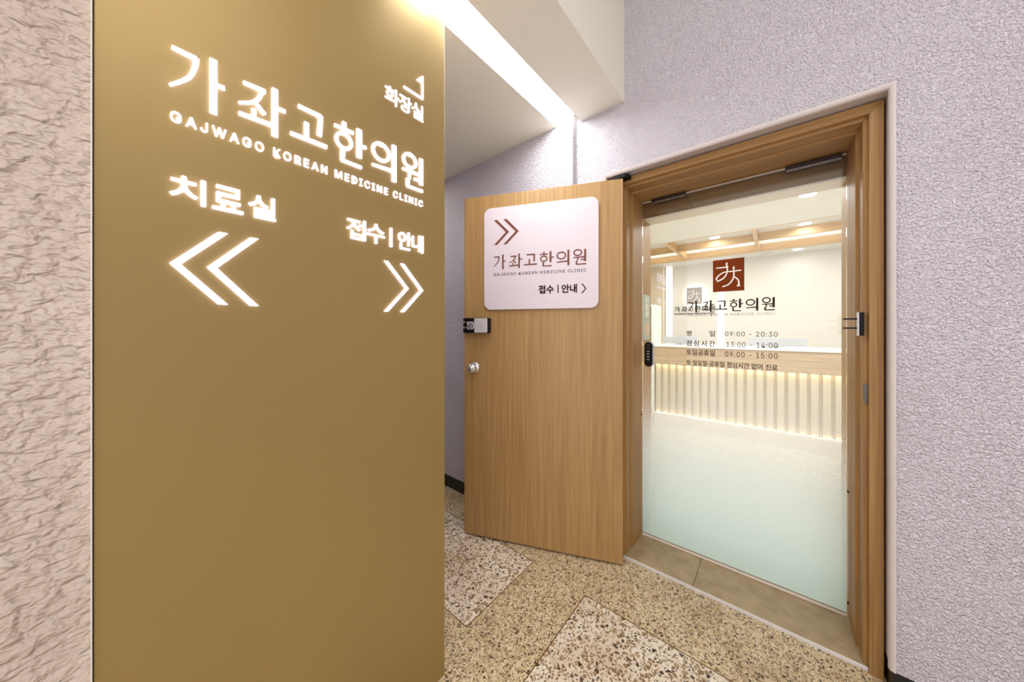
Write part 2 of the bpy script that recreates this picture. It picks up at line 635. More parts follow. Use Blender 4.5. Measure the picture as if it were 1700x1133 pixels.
NAME_STROKES = [('S', [(0.007, 0.1589), (0.0669, 0.1575)], 0.0077, 0.0098), ('S', [(0.0653, 0.1593), (0.0623, 0.1318), (0.0455, 0.0937), (0.0032, 0.0546)], 0.0112, 0.0049), ('S', [(0.11, 0.1792), (0.11, 0.0222)], 0.0133, 0.0133), ('S', [(0.1137, 0.1078), (0.1407, 0.1092)], 0.0077, 0.0091), ('S', [(0.1939, 0.1533), (0.2623, 0.1556)], 0.0077, 0.0098), ('S', [(0.2522, 0.1519), (0.2392, 0.1231), (0.2188, 0.103), (0.1807, 0.0852)], 0.0105, 0.0049), ('S', [(0.2261, 0.1111), (0.2406, 0.0978), (0.2594, 0.0818)], 0.0063, 0.0098), ('S', [(0.2261, 0.0858), (0.2261, 0.0562)], 0.0091, 0.0091), ('S', [(0.1807, 0.0538), (0.2839, 0.0573)], 0.0091, 0.0098), ('S', [(0.2932, 0.179), (0.2932, 0.0243)], 0.0133, 0.0133), ('S', [(0.2968, 0.1186), (0.3294, 0.1204)], 0.0084, 0.0091), ('S', [(0.375, 0.16), (0.4637, 0.1587)], 0.0107, 0.013), ('S', [(0.4629, 0.1614), (0.4562, 0.0878)], 0.013, 0.0153), ('S', [(0.406, 0.1152), (0.406, 0.0559)], 0.0137, 0.0137), ('S', [(0.3474, 0.0565), (0.4873, 0.0579)], 0.0115, 0.013), ('S', [(0.5624, 0.1795), (0.5624, 0.1532)], 0.0137, 0.0137), ('S', [(0.5196, 0.152), (0.6047, 0.1534)], 0.0099, 0.0115), ('R', (0.5617, 0.1076), (0.0337, 0.0273), 0.0115), ('S', [(0.6324, 0.1788), (0.6324, 0.0676)], 0.0191, 0.0191), ('S', [(0.6345, 0.1153), (0.6675, 0.1188)], 0.0107, 0.0115), ('S', [(0.5559, 0.0709), (0.5545, 0.0323)], 0.0168, 0.0137), ('S', [(0.5509, 0.0325), (0.6444, 0.0324)], 0.0107, 0.0115), ('R', (0.7456, 0.1284), (0.0433, 0.0337), 0.0122), ('S', [(0.7388, 0.1656), (0.7497, 0.153)], 0.0061, 0.0107), ('S', [(0.6975, 0.063), (0.8092, 0.0692)], 0.0092, 0.0137), ('S', [(0.8172, 0.1812), (0.8172, 0.0257)], 0.0183, 0.0183), ('R', (0.912, 0.147), (0.0385, 0.0289), 0.0122), ('S', [(0.9055, 0.1791), (0.9172, 0.1684)], 0.0061, 0.0107), ('S', [(0.8663, 0.0993), (0.9763, 0.1021)], 0.0092, 0.013), ('S', [(0.9114, 0.0971), (0.9094, 0.0655)], 0.0137, 0.0099), ('S', [(0.9398, 0.0741), (0.9814, 0.0771)], 0.0107, 0.0115), ('S', [(0.9852, 0.179), (0.9852, 0.0588)], 0.0183, 0.0183), ('S', [(0.8997, 0.0643), (0.8984, 0.031)], 0.0168, 0.0137), ('S', [(0.8951, 0.0303), (0.9953, 0.032)], 0.0107, 0.0122)]
LOGO = [([(0.456, 0.875), (0.446, 0.818)], 0.054, 0.054), ([(0.119, 0.754), (0.299, 0.752), (0.479, 0.755)], 0.041, 0.049), ([(0.466, 0.79), (0.475, 0.62)], 0.045, 0.045), ([(0.483, 0.619), (0.32, 0.584), (0.172, 0.496), (0.108, 0.394)], 0.033, 0.054), ([(0.475, 0.63), (0.425, 0.504), (0.31, 0.394), (0.147, 0.336)], 0.037, 0.058), ([(0.675, 0.735), (0.671, 0.665)], 0.054, 0.054), ([(0.471, 0.608), (0.892, 0.617)], 0.037, 0.045), ([(0.675, 0.617), (0.675, 0.44), (0.61, 0.311), (0.487, 0.201), (0.325, 0.156)], 0.045, 0.045), ([(0.681, 0.439), (0.782, 0.366), (0.832, 0.274), (0.82, 0.154)], 0.037, 0.054), ([(0.782, 0.147), (0.862, 0.155)], 0.041, 0.041)]


def lay_name(mb, bd, x0, x1, y0, y1, m, d0, thick, bold=1.0):
    """the clinic's name in its own broad lettering"""
    W = x1 - x0
    H = (y1 - y0) / (0.1812 - 0.0222 + 0.002)

    def t(p):
        return (x0 + p[0] * W, y0 + (p[1] - 0.0222) * H)
    for k, r in enumerate(NAME_STROKES):
        dd = thick - k * 0.00001
        bw = bold * (1.2 if k < 11 else 1.0)
        if r[0] == 'R':
            lay_ring(mb, bd, t(r[1]), (r[2][0] * W, r[2][1] * H), r[3] * W * bw, m, d0, dd)
        else:
            lay_stroke(mb, bd, [t(p) for p in r[1]], r[2] * W * bw, r[3] * W * bw, m, d0, dd)


def lay_logo(mb, bd, x0, x1, y0, y1, m, d0, thick, bold=1.0):
    W, H = x1 - x0, y1 - y0
    for k, (pts, a, b_) in enumerate(LOGO):
        lay_stroke(mb, bd, [(x0 + x * W, y0 + y * H) for x, y in pts], a * W * bold, b_ * W * bold, m, d0, thick - k * 0.00001, True)


def round_rect(x0, x1, y0, y1, r, k=8):
    out = []
    for cx, cy, a0 in ((x1 - r, y0 + r, -PI / 2), (x1 - r, y1 - r, 0), (x0 + r, y1 - r, PI / 2), (x0 + r, y0 + r, PI)):
        for j in range(k + 1):
            a = a0 + PI / 2 * j / k
            out.append((cx + r * math.cos(a), cy + r * math.sin(a)))
    return out


# ------------------------------------------------------------------ the setting
XP = -0.915          # face of the gold panel
YL, YR = 1.59, 1.635  # door wall: left length and right length
ZC = 2.425           # low ceiling
XS0, XS1, XS2 = -0.982, -0.847, -0.600   # light slot and soffit
ZT = 3.30            # high ceiling


def struct(mb, name, label, cat, **kw):
    return tag(mb.build(name, **kw), label, cat, kind='structure')


# floor: tan terrazzo with white coarse fields edged in brass
mb = MB()
FX0, FX1, FX2, FX3 = -3.6, -0.989, -0.684, 3.2
FY0, FY1, FY2, FY3 = -1.0, 0.897, 1.372, 2.12
e = 0.0045


def rect(x0, x1, y0, y1, m):
    mb.add([(x0, y0, 0), (x1, y0, 0), (x1, y1, 0), (x0, y1, 0)], [(0, 1, 2, 3)], m)


tf, tcx, br = M['terr_fine'], M['terr_coarse'], M['brass']
rect(FX0, FX3, FY2 + e, FY3, tf)
rect(FX0, FX1 - e, FY2 - 0, FY2 + e, br)
rect(FX1 - e, FX2, FY2, FY2 + e, tf)
rect(FX2, FX3, FY2, FY2 + e, tf)
rect(FX0, FX1 - e, FY1, FY2, tcx)
rect(FX1 - e, FX1, FY1 - e, FY2, br)
rect(FX0, FX1 - e, FY1 - e, FY1, br)
rect(FX1, FX2, FY0, FY2, tf)
rect(FX0, FX1, FY0, FY1 - e, tf)
rect(FX2, FX2 + e, 0.25, FY2 - 0.014, br)
rect(FX2 + e, FX3, FY2 - 0.014 - e, FY2 - 0.014, br)
rect(FX2 + e, FX3, 0.25, FY2 - 0.014 - e, tcx)
rect(FX2, FX3, FY2 - 0.014, FY2, tf)
rect(FX2, FX3, FY0, 0.25, tf)
struct(mb, 'floor', 'speckled terrazzo corridor floor with pale fields edged in brass', 'floor')

# door wall, left length
mb = MB()
mb.box(-3.6, -0.876, YL, 2.1, 0.095, ZT, M['stucco'])
struct(mb, 'wall_front_left', 'white stucco wall behind the open wooden door', 'wall')
# door wall, right length with the opening
OX0, OX1, OZ = -0.705, 0.304, 2.068
mb = MB()
mb.prism([(-0.876, YR, 0.095), (OX0, YR, 0.095), (OX0, YR, OZ), (OX1, YR, OZ), (OX1, YR, 0.095), (3.2, YR, 0.095), (3.2, YR, ZT), (-0.876, YR, ZT)],
         (0, 0.45, 0), M['stucco'], side=M['plaster'])
wf = struct(mb, 'wall_front', 'white sprayed stucco wall around the clinic doorway', 'wall')
wf.modifiers.new('t', 'TRIANGULATE')
# rounded plaster arris around the opening
mb = MB()
R = 0.016
prof = []
for k in range(7):
    a = PI / 2 * k / 6
    prof.append((R * (1 - math.sin(a)) - 0.0015, R * (1 - math.cos(a)) - 0.0015))
path = [(OX1, 0.095, 1, 0), (OX1, OZ, 1, 1), (OX0, OZ, -1, 1), (OX0, 0.095, -1, 0)]
vs = []
for (px, pz, ox, oz) in path:
    for (a, b_) in prof:
        vs.append((px - 0.006 * ox + (a) * ox, YR - 0.003 + b_ * 1.0, pz - 0.006 * oz + a * oz))
n = len(prof)
fs = []
for j in range(3):
    for k in range(n - 1):
        fs.append((j * n + k, j * n + k + 1, (j + 1) * n + k + 1, (j + 1) * n + k))
mb.add(vs, fs, M['plaster'])
struct(mb, 'trim_opening', 'smooth rounded plaster edge of the doorway opening', 'trim', smooth=True)

# skirtings
mb = MB()
mb.box(-3.6, -0.878, YL + 0.003, YL + 0.1, 0, 0.094, M['black'])
struct(mb, 'baseboard_left', 'black skirting under the wall behind the wooden door', 'baseboard')
mb = MB()
mb.box(OX1 + 0.001, 3.2, YR + 0.004, YR + 0.1, 0, 0.094, M['black'])
struct(mb, 'baseboard_right', 'black skirting right of the door frame', 'baseboard')

# near left wall (carries the gold panel), ends where the side hall opens
mb = MB()
mb.box(-1.10, -0.935, -1.0, 0.705, 0, ZT, M['stucco_warm'])
struct(mb, 'wall_left', 'rough stucco wall left of the gold sign panel', 'wall')
# plaster bead between stucco and the gold panel
mb = MB()
mb.box(-0.935, -0.9105, -0.0448, -0.0432, 0, ZC, M['white'])
struct(mb, 'trim_bead', 'thin white bead along the left edge of the gold panel', 'trim', bevel=0.0008)
mb = MB()
mb.box(-3.6, -1.10, 0.58, 0.705, 0, ZT, M['stucco'])
struct(mb, 'wall_hall_near', 'stucco wall of the side hall behind the gold panel', 'wall')
mb = MB()
mb.box(-3.75, -3.6, 0.5, 2.2, 0, ZT, M['stucco'])
struct(mb, 'wall_hall_end', 'end wall of the side hall', 'wall')
mb = MB()
mb.box(3.2, 3.3, -2.3, 2.1, 0, ZT, M['stucco'])
struct(mb, 'wall_right', 'stucco wall at the right end of the corridor', 'wall')

# ceilings
mb = MB()
mb.box(-3.6, XS0, 0.58, YL, ZC, ZC + 0.12, M['ceil'])
struct(mb, 'ceiling_left', 'low cream ceiling left of the light slot', 'ceiling')
mb = MB()
mb.box(XS1, XS2, -2.2, YR, ZC, ZT, M['soffit'])
struct(mb, 'ceiling_soffit', 'boxed cream soffit right of the light slot', 'ceiling')
mb = MB()
mb.box(-1.1, -0.913, -2.2, 0.72, ZC, ZT, M['soffit'])
mb.box(-0.913, XS1, -2.2, 0.56, ZC, ZT, M['soffit'])
mb.box(-0.913, XS1, 0.56, 0.72, ZC + 0.11, ZT, M['soffit'])
mb.box(XS0, XS1, 0.72, YR, ZC + 0.11, ZC + 0.16, M['soffit'])
struct(mb, 'ceiling_slot', 'cover above the light slot and the gold panel', 'ceiling')
mb = MB()
mb.box(-3.6, 3.2, -2.2, 2.1, ZT, ZT + 0.1, M['ceil'])
struct(mb, 'ceiling', 'high corridor ceiling', 'ceiling')

# linear light in the slot
sl = empty('strip_light', (-0.9145, 1.155, ZC + 0.03))
mb = MB()
mb.box(XS0 + 0.001, XS1 - 0.001, 0.73, YL - 0.002, ZC + 0.034, ZC + 0.04, M['led'])
mb.box(-0.911, XS1 - 0.001, 0.562, 0.73, ZC + 0.034, ZC + 0.04, M['led'])
mb.build('diffuser', sl)
mb = MB()
mb.box(XS0 + 0.001, XS1 - 0.001, 0.73, YL - 0.002, ZC + 0.041, ZC + 0.10, M['white'])
mb.build('housing', sl)
tag(sl, 'long white linear light recessed in the ceiling slot', 'light')

# ------------------------------------------------------------------ door frame and threshold
FO0, FO1, FZ = -0.669, 0.298, 2.061
steps = [(0.0, 1.70), (0.036, 1.70), (0.036, 1.725), (0.048, 1.725), (0.048, 1.797), (0.057, 1.797), (0.057, 2.13), (0.0, 2.13)]
fr = tag(empty('trim_frame', (-0.1855, 1.70, 0)), 'stepped oak door frame around the glass door', 'door frame', kind='structure')


def jamb(side, m):
    mb = MB()
    x0 = FO1 if side > 0 else FO0
    lo = [(x0 - side * i, y, 0.0) for i, y in steps]
    hi = [(x0 - side * i, y, FZ - i) for i, y in steps]
    n = len(steps)
    mb.add(lo + hi, [(k, (k + 1) % n, n + (k + 1) % n, n + k) for k in range(n)] + [tuple(range(n)), tuple(range(n, 2 * n))], m)
    return mb.build('jamb', fr, bevel=0.002)


jamb(1, M['frame_v'])
jamb(-1, M['frame_v'])
mb = MB()
a = [(FO0 + i, y, FZ - i) for i, y in steps]
b_ = [(FO1 - i, y, FZ - i) for i, y in steps]
n = len(steps)
mb.add(a + b_, [(k, (k + 1) % n, n + (k + 1) % n, n + k) for k in range(n)], M['frame_h'])
mb.build('head', fr, bevel=0.002)
mb = MB()
mb.box(FO0 + 0.057, FO1 - 0.057, 2.0, 2.12, 1.916, 2.003, M['header'])
mb.build('header_board', fr, bevel=0.002)
mb = MB()
mb.box(FO0 + 0.057, FO1 - 0.057, 1.998, 2.122, 1.908, 1.916, M['lit_edge'])  # pale strip paints the lit underside of the header board
mb.build('header_lit_edge', fr)
# keeper for the lock of the wooden door, strike plate, small stops
kp = MB()
kp.box(0.2375, 0.2505, 1.700, 1.722, 1.222, 1.308, M['blackp'])
kp.box(0.2335, 0.2380, 1.700, 1.722, 1.222, 1.308, M['satin'])
for z in (1.250, 1.284):
    kp.box(0.198, 0.2340, 1.706, 1.716, z - 0.0028, z + 0.0028, M['blackp'])
kp.build('lock_keeper', fr, bevel=0.0008)['label'] = 'black two-pronged lock keeper'
mb = MB()
mb.prism([(0.2525, 1.7245, 1.046), (0.2625, 1.7245, 1.044), (0.2610, 1.7245, 0.972), (0.2560, 1.7245, 0.970), (0.2530, 1.7245, 1.0)], (0, -0.004, 0), M['grey_steel'])
mb.build('strike_plate', fr, bevel=0.0008)['label'] = 'steel strike plate'
for x, y, z in ((-0.6125, 1.944, 0.735), (0.2413, 1.944, 0.555), (0.2413, 1.944, 0.082)):
    mb = MB()
    mb.lathe([(0.006, -0.001), (0.006, 0.003), (0.003, 0.004)], M['blackp'], 14, Matrix.Translation((x, y, z)) @ Matrix.Rotation(PI / 2 if x < 0 else -PI / 2, 4, 'Y'))
    mb.build('rubber_stop', fr)
mb = MB()
mb.prism([(-0.668, 1.644, 2.040), (-0.600, 1.644, 2.040), (-0.585, 1.66, 2.040), (-0.585, 1.699, 2.040), (-0.668, 1.699, 2.040)], (0, 0, 0.016), M['blackp'])
mb.build('hinge', fr, bevel=0.003)['label'] = 'black pivot hinge above the wooden door'

th = tag(empty('trim_threshold', (-0.1855, 1.80, 0)), 'tan tile threshold with a bright metal edge under the glass door', 'threshold', kind='structure')
mb = MB()
g = 0.0008
for x0, x1 in ((-0.632, -0.30), (-0.30, 0.262)):
    for y0, y1 in ((1.712, 1.79), (1.79, 2.13)):
        mb.box(x0 + g, x1 - g, y0 + g, y1 - g, 0.0, 0.016, M['tile'])
mb.build('tiles', th, bevel=0.0008, seg=1)
mb = MB()
mb.box(-0.632, 0.262, 1.7082, 1.7118, 0.0, 0.0165, M['edge'])
mb.build('edge_strip', th, bevel=0.002)['label'] = 'bright steel edge strip'

# ------------------------------------------------------------------ glass door
GX0, GX1, GY = -0.6075, 0.2365, 1.955
gd = tag(empty('door_glass', ((GX0 + GX1) / 2, GY, 0.016)), 'clear glass clinic door printed with a red logo and opening hours', 'door', kind='structure')
mb = MB()
mb.box(GX0, GX1, GY - 0.005, GY + 0.005, 0.030, 1.992, M['glass'])
pane = mb.build('pane', gd)
mb = MB()
mb.box(GX0, GX1, GY - 0.007, GY + 0.007, 0.018, 0.030, M['lit_edge'])  # pale strip stands in for light through the gap below the pane
mb.build('bottom_gap_light', gd, bevel=0.001)
mb = MB()
mb.add([(GX0, GY + 0.0062, 0.031), (GX1, GY + 0.0062, 0.031), (GX1, GY + 0.0062, 1.24), (GX0, GY + 0.0062, 1.24)], [(0, 1, 2, 3)], M['film'])
fo = mb.build('frosted_film', gd)
fo['label'] = 'frosted film fading upwards in dots'
mb = MB()
mb.box(GX0, GX1, GY - 0.0035, GY + 0.0035, 1.9921, 1.997, M['lit_edge'])
mb.build('top_edge', gd)


def patch(x0, x1, z0, z1):
    mb = MB()
    mb.box(x0, x1, GY - 0.017, GY + 0.017, z0 + 0.006, z1, M['chrome'])
    o = mb.build('patch_fitting', gd, bevel=0.002)
    o['label'] = 'dark chrome patch fitting'
    mb = MB()
    mb.box(x0 + 0.002, x1 - 0.002, GY - 0.0175, GY - 0.012, z0 + 0.0045, z0 + 0.0062, M['steel'])
    mb.box(x0 + 0.002, x1 - 0.002, GY - 0.0165, GY - 0.012, z0 + 0.0015, z0 + 0.0045, M['blackp'])
    mb.box(x0 + 0.002, x1 - 0.002, GY - 0.0175, GY - 0.012, z0, z0 + 0.0016, M['steel'])
    mb.build('cover_lip', o)


patch(-0.553, -0.374, 1.975, 2.000)
patch(0.038, 0.222, 1.972, 2.000)
# keypad lock on the glass
lk = MB()
bd = Board((0, GY - 0.005, 0), (1, 0, 0), (0, 0, 1), (0, -1, 0))
lay_poly(lk, bd, round_rect(-0.589, -0.541, 1.022, 1.170, 0.0235), M['satin'], 0, 0.010)
lo = lk.build('keypad_lock', gd, bevel=0.001)
lo['label'] = 'black pill-shaped keypad lock'
lk = MB()
lay_poly(lk, bd, round_rect(-0.5905, -0.5465, 1.024, 1.168, 0.0218), M['blackp'], 0.0101, 0.009)
lk.build('keypad_face', lo, bevel=0.002)
lk = MB()
for z in (1.066, 1.082, 1.098, 1.114):
    lay_poly(lk, bd, [(-0.575, z - 0.003), (-0.571, z - 0.003), (-0.571, z + 0.003), (-0.575, z + 0.003)], M['satin'], 0.0191, 0.0003)
    lay_poly(lk, bd, [(-0.567, z - 0.003), (-0.563, z - 0.003), (-0.563, z + 0.003), (-0.567, z + 0.003)], M['satin'], 0.0191, 0.0003)
lay_ring(lk, bd, (-0.5685, 1.149), (0.0045, 0.0045), 0.0012, M['ink_grey'], 0.0191, 0.0003)
lay_poly(lk, bd, [(-0.579, 1.131), (-0.558, 1.131), (-0.558, 1.1322), (-0.579, 1.1322)], M['ink_grey'], 0.0191, 0.0003)
lk.build('key_marks', lo)

bd = Board((0, GY - 0.0051, 0), (1, 0, 0), (0, 0, 1), (0, -1, 0))
mb = MB()
lay_poly(mb, bd, [(-0.249, 1.438), (-0.116, 1.438), (-0.116, 1.603), (-0.249, 1.603)], M['logo'], 0, 0.0006)
lg = mb.build('logo_decal', gd)
lg['label'] = 'red brown logo square with two cream line figures'
mb = MB()
lay_logo(mb, bd, -0.249, -0.116, 1.438, 1.603, M['cream'], 0.0007, 0.0005)
mb.build('logo_figures', lg)
mb = MB()
lay_name(mb, bd, -0.367, 0.002, 1.3335, 1.399, M['ink'], 0, 0.0006, 1.25)
mb.build('clinic_name', gd)
mb = MB()
lay_text(mb, bd, 'GAJWAGO KOREAN MEDICINE CLINIC', -0.367, 0.002, 1.3135, 1.3262, M['ink_grey'], 0.0005, 0, True, spacing=1.18)
mb.build('latin_name', gd)
mb = MB()
TH = 0.0006
KB = 0.0004
for (zz0, zz1, parts) in (
        (1.206, 1.236, [('평', -0.373, -0.349), ('일', -0.266, -0.240), ('09:00 - 20:30', -0.196, 0.011)]),
        (1.151, 1.184, [('점', -0.373, -0.348), ('심', -0.338, -0.313), ('시', -0.302, -0.278), ('간', -0.266, -0.240), ('13:00 - 14:00', -0.190, 0.011)]),
        (1.102, 1.134, [('토일공휴일', -0.373, -0.240), ('09:00 - 15:00', -0.196, 0.011)])):
    for s, x0, x1 in parts:
        lat = s[0] in '01'
        dz = 0.004 if lat else 0.0
        lay_text(mb, bd, s, x0, x1, zz0 + dz * 0.6, zz1 - dz, M['ink'], TH, KB if not lat else 0.0001, lat, spacing=1.1 if lat else 1.0)
lay_text(mb, bd, '토·일요일·공휴일 점심시간 없이 진료', -0.373, 0.011, 1.047, 1.0765, M['ink'], TH, KB)
mb.build('opening_hours', gd)

# ------------------------------------------------------------------ open wooden door
H0 = Vector((-0.610, 1.642))
F0 = Vector((-1.444, 1.288))
DW = (F0 - H0).length
ang = math.atan2((H0 - F0).y, (H0 - F0).x)
dr = empty('door_wood', (F0.x, F0.y, 0))
tag(dr, 'oak laminate door standing open against the wall, with a white sign on it', 'door', kind='structure')
# local frame of the door: x from the free edge to the hinge, y = out of the face (towards the camera), z up
RIGHT = Vector(((H0 - F0).x, (H0 - F0).y, 0)).normalized()
OUT = Vector((RIGHT.y, -RIGHT.x, 0))
DB = Board((F0.x, F0.y, 0), RIGHT, (0, 0, 1), OUT)


def dbox(mb, x0, x1, d0, d1, z0, z1, m):
    q = [DB.p(x, z, d) for d in (d0, d1) for (x, z) in ((x0, z0), (x1, z0), (x1, z1), (x0, z1))]
    mb.add(q, [(0, 1, 2, 3), (4, 7, 6, 5), (0, 4, 5, 1), (1, 5, 6, 2), (2, 6, 7, 3), (3, 7, 4, 0)], m)


mb = MB()
dbox(mb, 0, DW, -0.030, 0, 0.011, 2.033, M['door_wood'])
leaf = mb.build('leaf', dr, bevel=0.0015)
# auxiliary lock near the free edge
mb = MB()
dbox(mb, 0.082, 0.172, 0, 0.034, 1.222, 1.308, M['blackp'])
dbox(mb, 0.030, 0.082, 0, 0.026, 1.222, 1.308, M['blackp'])
for z0, z1 in ((1.222, 1.249), (1.258, 1.281), (1.291, 1.308)):
    dbox(mb, 0.004, 0.030, 0, 0.026, z0, z1, M['blackp'])
al_ = mb.build('door_lock', dr, bevel=0.002)
al_['label'] = 'silver and black surface lock'
mb = MB()
lay_poly(mb, DB, round_rect(0.080, 0.163, 1.2225, 1.3065, 0.008), M['satin'], 0.0341, 0.006)
mb.build('lock_cover', al_, bevel=0.003)
mb = MB()
lay_poly(mb, DB, [(0.034, 1.243), (0.068, 1.241), (0.078, 1.254), (0.078, 1.276), (0.068, 1.288), (0.032, 1.286)], M['satin'], 0.0262, 0.008)
tk = mb.build('thumb_plate', al_, bevel=0.002)
mb = MB()
lay_ring(mb, DB, (0.055, 1.264), (0.0155, 0.0155), 0.004, M['blackp'], 0.0343, 0.001)
lay_ring(mb, DB, (0.055, 1.264), (0.0055, 0.0055), 0.011, M['steel'], 0.0343, 0.003)
lay_stroke(mb, DB, [(0.046, 1.257), (0.064, 1.271)], 0.004, 0.004, M['blackp'], 0.0374, 0.001)
mb.build('thumb_turn', al_)
mb = MB()
lay_ring(mb, DB, (0.088, 1.264), (0.0012, 0.0012), 0.0024, M['blackp'], 0.0402, 0.0004)
lay_ring(mb, DB, (0.125, 1.268), (0.008, 0.008), 0.0008, M['ink_grey'], 0.0402, 0.0003)
mb.build('lock_marks', al_)
# knob
kf = Matrix.Translation(DB.p(0.069, 1.014, 0)) @ OUT.to_track_quat('Z', 'Y').to_matrix().to_4x4()
mb = MB()
mb.lathe([(0.033, 0.0), (0.033, 0.003), (0.030, 0.008), (0.022, 0.011), (0.014, 0.013), (0.0125, 0.024), (0.018, 0.030), (0.0255, 0.036),
          (0.0275, 0.046), (0.026, 0.056), (0.021, 0.060), (0.0155, 0.061), (0.0145, 0.064), (0.013, 0.068), (0.0001, 0.0685)], M['steel'], 40, kf)
kb = mb.build('door_knob', dr, smooth=True)
kb['label'] = 'round steel knob'
mb = MB()
lay_stroke(mb, Board(DB.p(0.069, 1.014, 0.0686), RIGHT, (0, 0, 1), OUT), [(-0.002, -0.007), (0.002, 0.007)], 0.003, 0.003, M['blackp'], 0, 0.0006)
mb.build('key_slot', kb)

# white sign on the wooden door
sg = empty('door_sign', DB.p(0.458, 1.356, 0))
tag(sg, 'white rounded square sign with brown arrows on the wooden door', 'sign')
mb = MB()
lay_poly(mb, DB, round_rect(0.133, 0.784, 1.357, 1.951, 0.042, 12), M['plate'], 0.004, 0.010)
mb.build('sign_plate', sg, bevel=0.002)
mb = MB()
lay_poly(mb, DB, round_rect(0.137, 0.781, 1.361, 1.947, 0.04, 12), M['ink'], 0.0, 0.0039)
mb.build('sign_backing', sg)
SD = 0.0141
mb = MB()
for tip, top, bot in (((0.287, 1.804), (0.214, 1.879), (0.214, 1.734)), ((0.345, 1.803), (0.272, 1.879), (0.272, 1.734))):
    lay_chevron(mb, DB, tip, (top[0] - 0.018, top[1]), (bot[0] - 0.018, bot[1]), 0.0185, M['maroon'], SD, 0.0012)
mb.build('double_arrow', sg)
mb = MB()
lay_name(mb, DB, 0.192, 0.722, 1.590, 1.677, M['maroon'], SD, 0.0012, 1.1)
mb.build('clinic_name', sg)
mb = MB()
lay_text(mb, DB, 'GAJWAGO KOREAN MEDICINE CLINIC', 0.194, 0.719, 1.5535, 1.5695, M['ink'], 0.001, 0, True, SD, 1.18)
mb.build('latin_name', sg)
mb = MB()
lay_text(mb, DB, '접수', 0.460, 0.546, 1.441, 1.489, M['ink'], 0.001, 0.0016, False, SD)
lay_text(mb, DB, '|', 0.566, 0.572, 1.443, 1.488, M['ink'], 0.001, 0, False, SD)
lay_text(mb, DB, '안내', 0.588, 0.671, 1.441, 1.489, M['ink'], 0.001, 0.0016, False, SD)
lay_chevron(mb, DB, (0.721, 1.463), (0.694, 1.489), (0.694, 1.438), 0.007, M['ink'], SD, 0.001)
mb.build('room_lettering', sg)

# ------------------------------------------------------------------ gold sign panel with lit lettering
PY0, PY1 = -0.042, 0.722
gp = empty('sign_panel', (XP, 0.34, 0.0))
tag(gp, 'tall gold metal panel with glowing white lettering and arrows', 'sign')
mb = MB()
mb.box(-0.9349, XP, PY0, PY1, 0.0, ZC - 0.004, M['gold'])
mb.build('metal_sheet', gp, bevel=0.0015)
LT = 0.005
GB = RaisedBoard((XP, 0, 0), (0, 1, 0), (0, 0, 1), (1, 0, 0))
GB.c = (0.0, 1.25)
GB.k = (-XP - LT) / -XP
Lm = M['lit_letter']
mb = MB()
lay_name(mb, GB, 0.047, 0.634, 1.706, 1.824, Lm, 0, LT, 1.25)
mb.build('clinic_name', gp)
mb = MB()
lay_text(mb, GB, 'GAJWAGO KOREAN MEDICINE CLINIC', 0.049, 0.632, 1.660, 1.6815, Lm, 0.003, 0.0004, True, spacing=1.28)
mb.build('latin_name', gp)
mb = MB()
for s, x0, x1 in (('치', 0.048, 0.100), ('료', 0.110, 0.161), ('실', 0.170, 0.221)):
    lay_text(mb, GB, s, x0, x1, 1.504, 1.5575, Lm, LT, 0.0009)
mb.build('treatment_room_lettering', gp)
mb = MB()
for tip, top, bot in (((0.048, 1.378), (0.1345, 1.456), (0.1345, 1.301)), ((0.1015, 1.378), (0.188, 1.456), (0.188, 1.301))):
    lay_chevron(mb, GB, tip, top, bot, 0.0155, Lm, 0, LT)
mb.build('left_double_arrow', gp)
mb = MB()
for s, x0, x1 in (('접', 0.384, 0.437), ('수', 0.441, 0.496), ('|', 0.513, 0.520), ('안', 0.541, 0.588), ('내', 0.591, 0.633)):
    lay_text(mb, GB, s, x0, x1, 1.503, 1.561, Lm, LT, 0.0005 if s != '|' else 0.0004)
mb.build('reception_lettering', gp)
mb = MB()
for tip, top, bot in (((0.577, 1.378), (0.494, 1.456), (0.494, 1.301)), ((0.632, 1.377), (0.549, 1.456), (0.549, 1.301))):
    lay_chevron(mb, GB, tip, top, bot, 0.0115, Lm, 0, LT)
mb.build('right_double_arrow', gp)
mb = MB()
for s, x0, x1 in (('화', 0.497, 0.544), ('장', 0.545, 0.589), ('실', 0.590, 0.634)):
    lay_text(mb, GB, s, x0, x1, 1.949, 2.001, Lm, 0.003, 0.0003)
mb.build('restroom_lettering', gp)
mb = MB()
lay_poly(mb, GB, [(0.560, 2.025), (0.6325, 2.025), (0.6325, 2.102), (0.628, 2.102), (0.628, 2.0295), (0.560, 2.0295)], Lm, 0, LT)
lay_poly(mb, GB, [(0.6279, 2.102), (0.608, 2.079), (0.6279, 2.079)], Lm, 0, LT)
mb.build('bent_arrow', gp)

# ------------------------------------------------------------------ the clinic behind the glass
IY0, IY1, IZ = 2.135, 6.50, 2.40
IX0, IX1 = -2.7, 3.2
mb = MB()
mb.add([(IX0, 2.12, 0.004), (IX1, 2.12, 0.004), (IX1, IY1, 0.004), (IX0, IY1, 0.004)], [(0, 1, 2, 3)], M['inner_floor'])
struct(mb, 'floor_clinic', 'pale shiny floor inside the clinic', 'floor')
mb = MB()
mb.box(IX0, IX1, IY1, IY1 + 0.1, 0, 2.7, M['inner_wall'])
struct(mb, 'wall_clinic_back', 'cream back wall of the reception', 'wall')
mb = MB()
mb.box(IX0 - 0.1, IX0, 2.085, IY1, 0, 2.7, M['inner_wall'])
struct(mb, 'wall_clinic_left', 'left wall inside the clinic', 'wall')
mb = MB()
mb.box(IX1, IX1 + 0.1, 2.085, IY1, 0, 2.7, M['inner_wall'])
struct(mb, 'wall_clinic_right', 'right wall inside the clinic', 'wall')
mb = MB()
